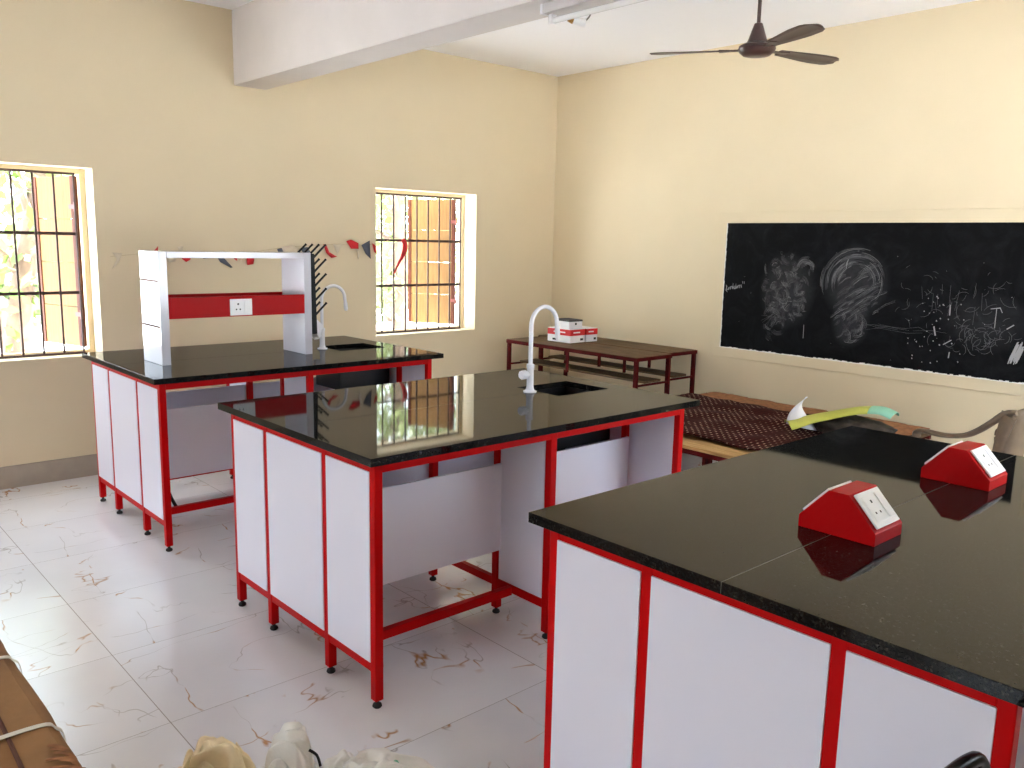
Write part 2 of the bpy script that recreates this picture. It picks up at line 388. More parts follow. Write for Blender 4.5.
# ------------------------------------------------------------------ lab benches
L, W, H = 1.766, 1.185, .9
OV, XM, PW = .0515, .865, .0162
XR, YB = 1.685, 1.122           # right frame and rear legs
def bench(x, y, label, sink, D1=.363, D2=.822):
    t = thing('lab_bench', label, 'lab bench', (x, y, 0), 0, 'red framed lab benches')
    hz = .872
    # two half-width granite slabs, notched for the sink
    sx0, sx1, sy0, sy1 = 1.302, 1.642, .45, .735
    for k in range(2):
        bm = B(); m_ = W / 2
        if k == 0: p = [(0, 0), (L, 0), (L, m_ - .0007)] + ([(sx1, m_ - .0007), (sx1, sy0), (sx0, sy0), (sx0, m_ - .0007)] if sink else []) + [(0, m_ - .0007)]
        else: p = [(0, m_ + .0007)] + ([(sx0, m_ + .0007), (sx0, sy1), (sx1, sy1), (sx1, m_ + .0007)] if sink else []) + [(L, m_ + .0007), (L, W), (0, W)]
        prism(bm, p, 'z', hz, H); obj('countertop_slab', bm, M['granite'], t, bevel=.0012)
    jb = B(); jy = W / 2
    for a, b in (((0, sx0), (sx1, L)) if sink else ((0, L),)): box(jb, (a + .001, jy - .0008, hz + .002), (b - .001, jy + .0008, H - .0004))
    obj('slab_joint', jb, M['joint'], t)
    # legs with levelling feet, three frames of four
    for fx in (OV, XM, XR):
        for fy in (OV, D1, D2, YB):
            lg = boxobj('leg', (fx - PW, fy - PW, .028), (fx + PW, fy + PW, hz), M['red'], t, bevel=.0025)
            bm = B(); lathe(bm, [(.014, 0), (.017, .004), (.015, .012), (.007, .016), (.007, .03)], (fx, fy, 0), 16); obj('levelling_foot', bm, M['rubber'], lg, smooth=True)
        boxobj('bottom_rail', (fx - .0135, OV + PW, .128), (fx + .0135, YB - PW, .162), M['red'], t, bevel=.002)
        boxobj('end_rail', (fx - .0145, OV + PW, hz - .038), (fx + .0145, YB - PW, hz), M['red'], t, bevel=.002)
    for fy in (OV, YB): boxobj('top_rail', (OV + PW, fy - PW + .001, hz - .036), (XR - PW, fy + PW - .001, hz), M['red'], t, bevel=.002)
    for a, b in ((OV + .0135, XM - .0135), (XM + .0135, XR - .0135)):
        for fy in (.262, YB - .2): boxobj('stretcher', (a, fy - .015, .122), (b, fy + .015, .158), M['red'], t, bevel=.002)
    # white panels: both ends closed, middle frame closed beside the knee spaces
    bays = ((OV + .013, D1 - .016), (D1 + .016, D2 - .016), (D2 + .016, YB - .013))
    for a, b in bays:
        boxobj('end_panel', (OV - PW - .003, a, .164), (OV - PW + .010, b, .838), M['panel'], t, bevel=.0012)
        boxobj('end_panel', (XR + PW - .010, a, .164), (XR + PW + .003, b, .838), M['panel'], t, bevel=.0012)
    for a, b in (bays[0], bays[2]):
        boxobj('divider_panel', (XM - .008, a + .014, .164), (XM + .008, b - .004, .838), M['panel'], t, bevel=.001)
    for fy, s in ((D1, -1), (D2, 1)):
        y0 = fy + s * PW; y1 = y0 + s * .012
        boxobj('apron_panel', (OV + .011, min(y0, y1), .295), (XM + .008, max(y0, y1), .676), M['panel'], t, bevel=.001)
        boxobj('apron_panel', (XM + .012, min(y0, y1), .295), (XR - .006, max(y0, y1), .676), M['panel'], t, bevel=.001)
    if sink:
        bm = B(); w_ = .012; x0, x1, y0, y1, zb = sx0 - w_, sx1 + w_, sy0 - w_, sy1 + w_, .66
        for a, b in (((x0, y0, zb), (x0 + w_, y1, hz)), ((x1 - w_, y0, zb), (x1, y1, hz)), ((x0 + w_, y0, zb), (x1 - w_, y0 + w_, hz)), ((x0 + w_, y1 - w_, zb), (x1 - w_, y1, hz)), ((x0, y0, zb - w_), (x1, y1, zb))): box(bm, a, b)
        sk_ = obj('sink', bm, M['sink'], t); sk_['label'] = 'black undermount sink'
        bm = B(); cx, cy = (sx0 + sx1) / 2, (sy0 + sy1) / 2
        lathe(bm, [(.035, 0), (.035, .003), (.02, .003)], (cx, cy, zb), 20); obj('drain', bm, M['black'], sk_)
        bm = B(); tube(bm, smooth_path([(cx, cy, zb - w_), (cx, cy, .5), (cx - .02, cy + .03, .35), (cx - .02, cy + .06, .18)], 6), .022, 12); obj('waste_pipe', bm, M['black'], sk_, smooth=True)
    return t
B1, B2, B3 = (-4.434, -1.754), (-4.431, -3.677), (-4.401, -5.568)
bench1 = bench(*B1, 'far lab bench by the window wall carrying the white shelf rack', True)
bench2 = bench(*B2, 'middle lab bench with bare black top and one white tap', True)
bench3 = bench(*B3, 'nearest lab bench with two red socket boxes on its black top', False, .345, .817)
bm = B(); tube(bm, smooth_path([(.14, .30, .27), (.16, .29, .2), (.19, .28, .13)], 5), .009, 8); obj('hose', bm, M['rubber'], bench1, smooth=True)

# ------------------------------------------------------------------ taps
def tap(x, y, label, scale=1.):
    t = thing('gooseneck_tap', label, 'tap', (x, y, H), 0, 'white gooseneck taps')
    bm = B(); lathe(bm, [(.032, 0), (.032, .006), (.022, .010), (.019, .016), (.0165, .03), (.0165, .115), (.0185, .118), (.0185, .132), (.013, .136)], (0, 0, 0), 24); obj('tap_body', bm, M['tap'], t, smooth=True)
    pts = [(0, 0, .134), (0, 0, .22), (0, 0, .315)]; R = .0835
    pts += [(R - R * math.cos(a), 0, .315 + R * math.sin(a)) for a in [PI * k / 18 for k in range(1, 18)]] + [(2 * R, 0, .315), (2 * R + .004, 0, .285)]
    bm = B(); tube(bm, pts, .0105, 14); obj('spout', bm, M['tap'], t, smooth=True)
    bm = B(); tube(bm, [(2 * R + .004, 0, .29), (2 * R + .008, 0, .245)], .0125, 14); tube(bm, [(2 * R + .008, 0, .247), (2 * R + .0085, 0, .237)], .009, 12); obj('nozzle', bm, M['tap'], t, smooth=True)
    bm = B(); tube(bm, [(-.012, 0, .085), (-.03, 0, .085)], .011, 12)
    for k in range(1): tube(bm, [(-.026, 0, .085), (-.03, 0, .085), (-.055, 0, .085), (-.06, 0, .085)], [.015, .022, .022, .018], 8)
    obj('tap_handle', bm, M['tap'], t, smooth=35)
    return t
tap(-3.167, -3.072, 'white gooseneck tap beside the sink of the middle bench')
tap(-3.178, -1.156, 'white gooseneck tap behind the peg board on the far bench')

# ------------------------------------------------------------------ shelf rack on bench 1
rk = thing('shelf_rack', 'white shelf rack with red socket tray standing on the far bench', 'rack', (-4.241, -1.335, H))
RL, RD, RH = .895, .285, .607
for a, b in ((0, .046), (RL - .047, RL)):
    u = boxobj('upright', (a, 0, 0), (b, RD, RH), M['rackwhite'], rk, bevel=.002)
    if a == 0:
        for z in (.20, .445): boxobj('reflection_strip', (-.002, .012, z), (.001, RD - .004, z + .011), M['shutterframe'], u)  # brown strips imitate window bars reflected in the glossy side face
boxobj('top_shelf', (.046, 0, RH - .034), (RL - .047, RD, RH), M['rackwhite'], rk, bevel=.002)
bm = B(); za, zb, q = .248, .362, .003
box(bm, (.046, 0, za), (RL - .047, q, zb)); box(bm, (.046, RD - q, za), (RL - .047, RD, zb)); box(bm, (.046, q, za), (RL - .047, RD - q, za + q)); box(bm, (.046, q, zb - q), (RL - .047, .018, zb)); box(bm, (.046, RD - .018, zb - q), (RL - .047, RD - q, zb))
tray = obj('socket_tray', bm, M['redsheet'], rk, bevel=.001)
def socket_plate(parent, org, ux, uy, un, w, h):
    """white plate with three pin holes and a rocker, laid in the plane ux,uy"""
    o, ux, uy, un = Vector(org), Vector(ux).normalized(), Vector(uy).normalized(), Vector(un).normalized()
    Mx = Matrix((ux, uy, un)).transposed().to_4x4(); Mx.translation = o
    def part(name, a, b, m, par, bev=.001):
        bm = B(); box(bm, a, b); bmesh.ops.transform(bm, matrix=Mx, verts=bm.verts[:]); return obj(name, bm, m, par, bevel=bev)
    p = part('socket_plate', (-w / 2, -h / 2, 0), (w / 2, h / 2, .006), M['plastic'], parent, .002)
    return p, part
_, pt = socket_plate(tray, (.449, -.0005, .300), (1, 0, 0), (0, 0, 1), (0, -1, 0), .13, .092)
sp = _
bm = B(); Mx = Matrix(((1, 0, 0), (0, 0, -1), (0, 1, 0))).to_4x4()
boxobj('socket_face', (.449 - .05, -.0085, .262), (.449 + .012, -.006, .338), M['plastic'], tray, bevel=.001)
boxobj('rocker_switch', (.449 + .018, -.010, .266), (.449 + .052, -.006, .336), M['plastic'], tray, bevel=.002)
for px, pz, r in ((-.019, .318, .0055), (-.03, .288, .0045), (-.008, .288, .0045)):
    bm = B(); tube(bm, [(.449 + px, -.0092, pz), (.449 + px, -.0078, pz)], r, 10); obj('pin_hole', bm, M['pinhole'], tray)

# peg board on the right side of the rack
pb = thing('drying_rack', 'black peg drying board with white drip cup leaning on the shelf rack', 'drying rack', (-3.344, -1.335, 1.02))
bm = B(); prism(bm, [(0, 0), (.034, 0), (.022, .482), (0, .482)], 'y', 0, .27); obj('backboard', bm, M['black'], pb, bevel=.003)
for r in range(5):
    for c in range(4):
        y = .012 + .08 * c; z = .105 + .0875 * r
        bm = B(); tube(bm, [(.018, y, z), (.102, y, z + .078)], [.0068, .006], 10); tube(bm, [(.100, y, z + .076), (.105, y, z + .081)], .0072, 10); obj('peg', bm, M['black'], pb, smooth=True)
bm = B(); prism(bm, [(.034, .0), (.058, -.03), (.08, .05), (.034, .095)], 'y', .015, .16); obj('drip_cup', bm, M['tap'], pb, bevel=.004)
boxobj('support_foot', (.006, .08, -.12), (.020, .11, .01), M['tap'], pb, bevel=.002)

# ------------------------------------------------------------------ red socket boxes on bench 3
def socket_box(x, label):
    t = thing('socket_box', label, 'socket box', (x, -4.9875, H), 0, 'red socket boxes')
    w, hy, ty, z1, z2 = .146, .0985, .0255, .031, .11
    bm = B(); prism(bm, [(-hy, 0), (hy, 0), (hy, z1), (ty, z2), (-ty, z2), (-hy, z1)], 'x', 0, w); obj('housing', bm, M['redsheet'], t, bevel=.0015)
    for s, nm in ((-1, 0), (1, 1)):
        d = Vector((0, s * (ty - hy), z2 - z1)).normalized(); n = Vector((0, s * (z2 - z1), hy - ty)).normalized()
        org = Vector((w / 2, s * (hy + ty) / 2, (z1 + z2) / 2 + .002))
        p, part = socket_plate(t, org, (1, 0, 0), d, n, .118, .094)
        part('socket_face', (-.045, -.034, .006), (.016, .036, .0075), M['plastic'], p)
        part('rocker_switch', (.022, -.034, .006), (.048, .036, .0085), M['plastic'], p, .002)
        for px, py, q in ((-.015, .018, .0040), (-.026, -.012, .003), (-.004, -.012, .003)): part('pin_hole', (px - q * .7, py - q, .0070), (px + q * .7, py + q, .0082), M['pinhole'], p, 0)
    return t
socket_box(-3.938, 'red sloped socket box nearest the front on the nearest bench')
socket_box(-3.206, 'red sloped socket box at the far end of the nearest bench')

# ------------------------------------------------------------------ classroom desks in the corner
def desk(x0, x1, y0, y1, label):
    t = thing('school_desk', label, 'desk', ((x0 + x1) / 2, (y0 + y1) / 2, 0), 0, 'long desks in the corner')
    a, b = (x1 - x0) / 2, (y1 - y0) / 2; z = .75; s = .015
    np_ = 3
    for k in range(np_):
        u = -a + .004 + (2 * a - .008) * k / np_; u2 = -a + .004 + (2 * a - .008) * (k + 1) / np_ - .004
        boxobj('top_plank', (u, -b + .004, z - .022), (u2, b - .004, z), M['deskwood'], t, bevel=.002)
    for p, q in (((-a, -b, z - .034), (-a + .004, b, z - .004)), ((a - .004, -b, z - .034), (a, b, z - .004)), ((-a + .004, -b, z - .032), (a - .004, -b + .004, z - .004)), ((-a + .004, b - .004, z - .032), (a - .004, b, z - .004))):
        boxobj('frame_rail', p, q, M['rust'], t)
    for sx in (-1, 1):
        for sy in (-1, 1):
            cx, cy = sx * (a - .02), sy * (b - .02)
            boxobj('leg', (cx - s, cy - s, 0), (cx + s, cy + s, z - .022), M['rust'], t, bevel=.002)
    boxobj('strut', (-a + .006, -.012, .545), (-a + .022, .012, z - .022), M['rust'], t)
    boxobj('strut', (a - .05, -.3, .545), (a - .03, -.28, z - .022), M['rust'], t)
    boxobj('shelf_bar', (-a + .02, -b + .008, .52), (a - .02, -b + .024, .535), M['rust'], t); boxobj('shelf_bar', (-a + .02, b - .024, .52), (a - .02, b - .008, .535), M['rust'], t)
    for k in range(2):
        boxobj('shelf_plank', (-.02 + k * (a - .01) / 2 - .06, -b + .03, .535), (-.02 + (k + 1) * (a - .01) / 2 - .065, b - .03, .553), M['deskwood'], t, bevel=.002)
    for yy in (-b + .05, b - .05): boxobj('foot_bar', (-a + .035, yy - .012, .10), (a - .035, yy + .012, .125), M['rust'], t)
    return t
desk(-.905, -.47, -1.85, -.36, 'long red-framed plank desk in the corner, front one carrying the cartons')
desk(-.448, -.07, -1.80, -.29, 'long red-framed plank desk pushed against the blackboard wall')

def carton(x, y, z, sx, sy, sz, rz, label, band=True, lid=False):
    t = thing('carton', label, 'carton', (x, y, z), rz, None)
    a, b = sx / 2, sy / 2
    boxobj('box_body', (-a, -b, 0), (a, b, sz), M['boxwhite'], t, bevel=.002)
    if band:
        e = .0008; z0 = sz * .52
        bm = B()
        for p, q in (((-a - e, -b - e, z0), (-a, b + e, sz - .004)), ((a, -b - e, z0), (a + e, b + e, sz - .004)), ((-a, -b - e, z0), (a, -b, sz - .004)), ((-a, b, z0), (a, b + e, sz - .004))): box(bm, p, q)
        obj('red_band', bm, M['boxred'], t)
        bm = B(); e2 = .0016
        box(bm, (-a - e2, -b * .55, sz * .70), (-a - e, b * .45, sz * .79)); box(bm, (-a * .6, -b - e2, sz * .70), (a * .3, -b - e, sz * .79)); obj('white_print', bm, M['plastic'], t)
        bm = B(); box(bm, (-a - e2, b * .2, sz * .12), (-a - e + .0005, b * .55, sz * .26)); box(bm, (a * .35, -b - e2, sz * .14), (a * .75, -b - e + .0005, sz * .3)); obj('dark_print', bm, M['ink'], t)
        boxobj('parcel_tape', (-a, -.02, sz), (a, .02, sz + .0006), M['strap'], t)
    if lid:
        boxobj('carton_lid', (-a - .002, -b - .002, sz - .012), (a + .002, b + .002, sz + .003), M['boxlid'], t, bevel=.001)
        boxobj('dark_print', (-a * .1, -b - .001, sz * .45), (a * .15, -b + .001, sz * .7), M['ink'], t)
    return t
carton(-.575, -.775, .75, .185, .27, .118, .03, 'red and white carton at the front of the desk, carrying the smaller box', True)
carton(-.392, -.81, .75, .135, .21, .118, -.05, 'red and white carton behind the larger one, right side of the pile', True)
carton(-.575, -.80, .8685, .15, .19, .075, -.1, 'plain white box with dark top lying on the front carton', False, True)

# ------------------------------------------------------------------ low benches under the mat, cardboard, mat, bag, sheet
def low_bench(x0, label, wm):
    y0, y1, z = -3.76, -1.99, .43; a = .2
    t = thing('low_bench', label, 'bench', (x0 + a, (y0 + y1) / 2, 0), 0, 'low plank benches under the mat'); b = (y1 - y0) / 2
    for k in range(2):
        boxobj('seat_plank', (-a + .002 + k * .2, -b, z - .022), (-a + .196 + k * .2, b, z - (.0 if k else .002)), wm, t, bevel=.002)
    for u in (-a + .004, a - .029): boxobj('frame_rail', (u, -b + .01, z - .052), (u + .025, b - .01, z - .022), M['rust'], t)
    for sy in (-1, 0, 1):
        for sx in (-1, 1):
            cx, cy = sx * (a - .018), sy * (b - .06)
            boxobj('leg', (cx - .014, cy - .014, 0), (cx + .014, cy + .014, z - .052), M['rust'], t, bevel=.002)
        boxobj('foot_bar', (-a + .032, sy * (b - .06) - .01, .08), (a - .032, sy * (b - .06) + .01, .1), M['rust'], t)
    return t
for k, lb in enumerate(('pale-planked low bench at the front edge of the maroon mat', 'low plank bench under the maroon mat, second from its front edge', 'low plank bench under the maroon mat, third from its front edge', 'low plank bench nearest the blackboard wall, under the cardboard sheet')):
    low_bench(-1.815 + k * .415, lb, M['palewood'] if k < 2 else M['deskwood'])

def sheet(name, x0, x1, y0, y1, z, m, nx, ny, amp, th, rag=0., seed=0, parent=None):
    bm = B(); g = []
    for i in range(nx + 1):
        row = []
        for j in range(ny + 1):
            u, v = i / nx, j / ny; x, y = x0 + (x1 - x0) * u, y0 + (y1 - y0) * v
            e = rag * mnoise.noise(Vector((x * 7 + seed, y * 7, seed)))
            e2 = rag * mnoise.noise(Vector((x * 23 + seed, y * 23, seed + 5))) * .5
            if i in (0, nx): x += e + e2
            if j in (0, ny): y += e + e2
            row.append(bm.verts.new((x, y, z + amp * (mnoise.noise(Vector((x * 4, y * 4, seed))) + .55))))
        g.append(row)
    for i in range(nx):
        for j in range(ny): bm.faces.new((g[i][j], g[i + 1][j], g[i + 1][j + 1], g[i][j + 1]))
    o = obj(name, bm, m, parent, smooth=True)
    md = o.modifiers.new('solid', 'SOLIDIFY'); md.thickness = th; md.offset = 1
    return o
tag(sheet('cardboard_sheet', -.62, -.13, -3.72, -2.02, .4315, M['cardedge'], 10, 60, .004, .006, .035, 3), 'ragged brown cardboard sheet showing behind the maroon mat', 'cardboard')
tag(sheet('woven_mat', -1.66, -.46, -3.62, -2.03, .4415, M['mat'], 44, 60, .018, .008, .03, 9), 'dark maroon woven mat with pale flecks spread over low benches', 'mat')

def blob(name, c, r, m, seed, amp=.25, f=2.2, flat=-1., sub=4, zmin=None, parent=None, ridged=False):
    bm = B(); bmesh.ops.create_icosphere(bm, subdivisions=sub, radius=1)
    for v in bm.verts:
        d = v.co.normalized(); p = Vector((d.x * f + seed, d.y * f, d.z * f))
        k = 1 + amp * mnoise.noise(p) + amp * .5 * mnoise.noise(p * 2.3) + amp * .3 * (1 - 2 * abs(mnoise.noise(p * 3.7)))
        v.co = Vector((d.x * r[0] * k, d.y * r[1] * k, d.z * r[2] * k)) + Vector(c)
        if zmin is not None and v.co.z < zmin: v.co.z = zmin
    return obj(name, bm, m, parent, smooth=180)
tag(blob('cloth_bag', (-.93, -3.60, .505), (.11, .24, .085), M['bag'], 3.3, .28, 2.4, zmin=.452), 'crumpled grey-brown bag on the mat under the lime green sheet', 'bag')
sh = thing('rolled_sheet', 'lime green curled sheet with white underside and mint green end', 'sheet', (-.98, -3.30, .56))
sh.location = (0, 0, 0)
def ribbon(name, pts, halfw, arch, m, parent, nv=8, th=.003):
    """a sheet swept along pts, curved across its width"""
    P = smooth_path(pts, 6); bm = B(); g = []
    for i, p in enumerate(P):
        t = (P[min(i + 1, len(P) - 1)] - P[max(i - 1, 0)]).normalized(); s = t.cross(Vector((0, 0, 1))).normalized(); n = s.cross(t)
        hw = halfw[0] + (halfw[1] - halfw[0]) * i / (len(P) - 1)
        g.append([bm.verts.new(p + s * hw * math.sin(a) / math.sin(1.2) + n * arch * (math.cos(a) - 1)) for a in [-1.2 + 2.4 * k / nv for k in range(nv + 1)]])
    for i in range(len(P) - 1):
        for k in range(nv): bm.faces.new((g[i][k], g[i + 1][k], g[i + 1][k + 1], g[i][k + 1]))
    return obj(name, bm, m, parent, smooth=180, solid=th)
ribbon('lime_panel', [(-1.12, -3.245, .53), (-1.05, -3.33, .565), (-.99, -3.46, .61), (-.95, -3.60, .655), (-.935, -3.69, .672)], (.115, .095), .05, M['lime'], sh)
ribbon('mint_panel', [(-.935, -3.688, .674), (-.925, -3.76, .676), (-.92, -3.83, .655)], (.095, .07), .05, M['mint'], sh)
P0, P1, PT = Vector((-1.13, -3.235, .515)), Vector((-.985, -3.375, .475)), Vector((-1.01, -3.30, .68))
bm = B(); g = []
for i in range(11):
    v = i / 10; l = P0.lerp(PT, v) + Vector((-.74, .67, 0)) * (.012 - .035 * math.sin(PI * v)) * -1; r = P1.lerp(PT, v ** .6) + Vector((-.74, .67, 0)) * .045 * math.sin(PI * v)
    g.append([bm.verts.new(l.lerp(r, k / 8) + Vector((-.67, -.74, 0)) * .035 * math.sin(PI * k / 8) * (1 - v)) for k in range(9)])
for i in range(10):
    for k in range(8): bm.faces.new((g[i][k], g[i + 1][k], g[i + 1][k + 1], g[i][k + 1]))
obj('white_curl', bm, M['whitepaper'], sh, smooth=180, solid=.003)

# ------------------------------------------------------------------ plastic armchair behind bench 3
ch = thing('plastic_armchair', 'worn grey-brown plastic armchair by the wall behind the nearest bench', 'chair', (0, 0, 0))
hd = Vector((.545, .839, 0)); wd = Vector((.839, -.545, 0)); F0 = Vector((-1.28, -4.20, 0))
def cp(f, s, z): return F0 - hd * f + wd * s + Vector((0, 0, z * 1.06))      # f: distance behind the arm's front, s: across, z: up
CW = .5
bm = B(); g = []
for i in range(13):
    u = i / 12; row = []
    for j in range(9):
        v = j / 8; row.append(bm.verts.new(cp(-.02 + .46 * u, .02 + (CW - .04) * v, .425 - .02 * math.sin(PI * v) * (.4 + .6 * u) - .012 * u + .012 * math.cos(PI * u))))
    g.append(row)
for i in range(12):
    for j in range(8): bm.faces.new((g[i][j], g[i + 1][j], g[i + 1][j + 1], g[i][j + 1]))
obj('seat', bm, M['chairplastic'], ch, smooth=180, solid=.008)
bm = B(); g = []
for i in range(15):
    u = i / 14; row = []
    for j in range(11):
        v = j / 10; c = math.sin(PI * v); row.append(bm.verts.new(cp(.43 + .085 * u + .03 * c, .0 + CW * v, .40 + (.42 + .05 * c) * u)))
    g.append(row)
for i in range(14):
    for j in range(10):
        if 2 <= i <= 11 and j in (2, 4, 5, 7): continue       # slots between the back slats
        bm.faces.new((g[i][j], g[i + 1][j], g[i + 1][j + 1], g[i][j + 1]))
obj('backrest', bm, M['chairplastic'], ch, smooth=180, solid=.009)
for s in (0, CW):
    e = -1 if s == 0 else 1
    path = smooth_path([cp(-.15, s, .50), cp(-.165, s, .56), cp(-.135, s, .598), cp(.05, s, .615), cp(.20, s, .645), cp(.30, s, .69), cp(.40, s, .755), cp(.47, s, .805), cp(.52, s + .02 * -e, .815)], 6)
    bm = B(); tube(bm, path, .024, 12, flat=(1.1, .55), up=(0, 0, 1)); obj('armrest', bm, M['chairplastic'], ch, smooth=True)
    bm = B(); tube(bm, smooth_path([cp(.49, s, .80), cp(.46, s, .70), cp(.43, s, .55), cp(.45, s, .40), cp(.53, s - .02 * -e, .0)], 6), [.05 - .026 * min(1, k / 12) for k in range(25)], 12, flat=(.35, 1.0), up=tuple(hd)); obj('leg', bm, M['chairplastic'], ch, smooth=True)
    bm = B(); tube(bm, smooth_path([cp(-.15, s, .53), cp(-.155, s, .42), cp(-.18, s - .02 * -e, .0)], 6), [.028] * 13, 12, flat=(.6, 1.0), up=tuple(hd)); obj('leg', bm, M['chairplastic'], ch, smooth=True)

# ------------------------------------------------------------------ black chair at the lower right edge
bc = thing('black_chair', 'glossy black plastic chair back at the left end of the nearest bench', 'chair', (-4.652, -5.522, 0), math.radians(0)); bc.scale = (1, 1, .979)
ctr = [(-.19, 0, .44), (-.205, 0, .60), (-.20, 0, .75), (-.17, 0, .815), (-.11, 0, .84), (0, 0, .85), (.11, 0, .84), (.17, 0, .815), (.20, 0, .75), (.205, 0, .60), (.19, 0, .44)]
bm = B(); tube(bm, smooth_path(ctr, 6), .012, 12); obj('back_frame', bm, M['chairblack'], bc, smooth=True)
bm = B(); g = []
for i in range(9):
    u = i / 8; z = .56 + .25 * u; hw = .19 if z < .74 else .19 - .05 * ((z - .74) / .07) ** 2
    g.append([bm.verts.new((-hw + 2 * hw * j / 10, .02 * math.sin(PI * j / 10) + .004, z)) for j in range(11)])
for i in range(8):
    for j in range(10): bm.faces.new((g[i][j], g[i + 1][j], g[i + 1][j + 1], g[i][j + 1]))
obj('backrest', bm, M['chairblack'], bc, smooth=180, solid=.008)
bm = B(); prism(bm, [(-.2, -.42), (.2, -.42), (.215, -.3), (.2, -.02), (-.2, -.02), (-.215, -.3)], 'z', .43, .455); obj('seat', bm, M['chairblack'], bc, bevel=.012)
for sx in (-1, 1):
    bm = B(); tube(bm, [(sx * .19, 0, .45), (sx * .20, .05, 0)], .015, 10); obj('leg', bm, M['chairblack'], bc, smooth=True)
    bm = B(); tube(bm, [(sx * .18, -.36, .44), (sx * .20, -.40, 0)], .015, 10); obj('leg', bm, M['chairblack'], bc, smooth=True)

# ------------------------------------------------------------------ ceiling fan
fn = thing('ceiling_fan', 'dark brown three-bladed ceiling fan hanging on a rod', 'fan', (-1.466, -3.08, 2.70))
bm = B(); lathe(bm, [(.02, -.035), (.075, -.03), (.098, -.012), (.105, .004), (.10, .02), (.075, .034), (.05, .04)], seg=36); obj('motor_housing', bm, M['fan'], fn, smooth=40)
bm = B(); lathe(bm, [(.058, .04), (.05, .06), (.03, .12), (.022, .142), (.014, .145)], seg=28); obj('rod_cup', bm, M['fan'], fn, smooth=40)
bm = B(); tube(bm, [(0, 0, .14), (0, 0, .40)], .0105, 12); obj('downrod', bm, M['fan'], fn, smooth=True)
bm = B(); lathe(bm, [(.02, .35), (.055, .41), (.06, .436)], seg=24); obj('rod_canopy', bm, M['fan'], fn, smooth=40)
for ang in (121, 239, 340):
    bm = B(); g = []
    for i in range(15):
        u = i / 14; r = .15 + .45 * u; hw = .035 + .033 * min(1, u * 1.6) - (.045 * max(0, (u - .86) / .14) ** 2); sw = .03 * u
        tl = math.radians(-11 + 4 * u)
        g.append([bm.verts.new((r, (sw + hw * s) * math.cos(tl), .006 + (sw + hw * s) * math.sin(tl) - .006 * s * s)) for s in (-1, -.5, 0, .5, 1)])
    for i in range(14):
        for j in range(4): bm.faces.new((g[i][j], g[i + 1][j], g[i + 1][j + 1], g[i][j + 1]))
    bl = obj('blade', bm, M['fanblade'], fn, smooth=180, solid=.003, rot=(0, 0, math.radians(ang)))
    bm = B(); prism(bm, [(.08, -.022), (.14, -.018), (.21, -.03), (.21, .035), (.14, .02), (.08, .022)], 'z', -.002, .003); obj('blade_bracket', bm, M['fan'], bl)

# ------------------------------------------------------------------ tube light under the beam
tl = thing('ceiling_tube_light', 'slim batten tube light fixed under the ceiling beam', 'light fitting', (-3.085, -3.05, 2.637))
boxobj('batten', (-.045, -1.22, -.042), (.045, 0, 0), M['batten'], tl, bevel=.004)
for y in (-1.20, -.035): boxobj('lamp_holder', (-.016, y, -.085), (.016, y + .022, -.042), M['plastic'], tl, bevel=.003)
bm = B(); tube(bm, [(0, -1.18, -.068), (0, -.036, -.068)], .013, 14); obj('lamp_tube', bm, M['tube'], tl, smooth=True)
boxobj('end_cap', (-.047, -.002, -.044), (.047, .012, 0), M['plastic'], tl, bevel=.003)
bh = thing('bulb_holder', 'white bulb holder with brass collar dangling at the edge of the beam', 'lamp holder', (-2.945, -3.06, 2.60))
bm = B(); tube(bm, [(.0, .0, .0), (.05, -.03, -.012)], [.017, .02], 16); obj('holder_cap', bm, M['plastic'], bh, smooth=40)
bm = B(); tube(bm, [(-.018, .011, .004), (.002, -.001, 0)], [.012, .018], 16); obj('brass_collar', bm, M['brass'], bh, smooth=40)
bm = B(); tube(bm, smooth_path([(.045, -.027, -.008), (.06, -.05, .02), (.03, -.09, .05), (-.004, -.12, .06)], 6), .0035, 8); tube(bm, smooth_path([(-.018, .011, .004), (-.06, .03, .012), (-.09, .02, .036)], 5), .003, 8); obj('wire', bm, M['wire'], bh, smooth=True)

# ------------------------------------------------------------------ blackboard
bb = thing('blackboard', 'large black wall blackboard with rubbed-out chalk drawings', 'blackboard', (0, 0, 0))
bm = B(); box(bm, (-.006, BY0, BZ0), (-.001, BY1, BZ1)); obj('board_surface', bm, M['board'], bb)
def stroke(bm, pts, w, x=-.0068):
    """flat chalk ribbon on the board; pts are (y, z)"""
    P = [Vector((x, p[0], p[1])) for p in pts]; L_ = []; R_ = []
    for i, p in enumerate(P):
        t = (P[min(i + 1, len(P) - 1)] - P[max(i - 1, 0)])
        if t.length < 1e-6: t = Vector((0, 1, 0))
        t.normalize(); s = Vector((0, -t.z, t.y)); k = w * (.55 + .45 * math.sin(PI * i / max(1, len(P) - 1)))
        L_.append(bm.verts.new(p + s * k)); R_.append(bm.verts.new(p - s * k))
    for i in range(len(P) - 1): bm.faces.new((L_[i], L_[i + 1], R_[i + 1], R_[i]))
R = random.Random(11)
def arc(cy, cz, r, a0, a1, e=1., n=9): return [(cy + r * math.cos(a0 + (a1 - a0) * k / n), cz + r * e * math.sin(a0 + (a1 - a0) * k / n)) for k in range(n + 1)]
bm = B(); bd = B()
def brush(cy, cz, r, a0, a1, e, n, gap, p, w=.0007):
    for q_ in range(n): stroke(bm if R.random() < p else bd, arc(cy + R.uniform(-.002, .002), cz + R.uniform(-.002, .002), r + gap * q_, a0 + R.uniform(-.15, .15), a1 + R.uniform(-.2, .2), e), R.uniform(.7, 1.3) * w)
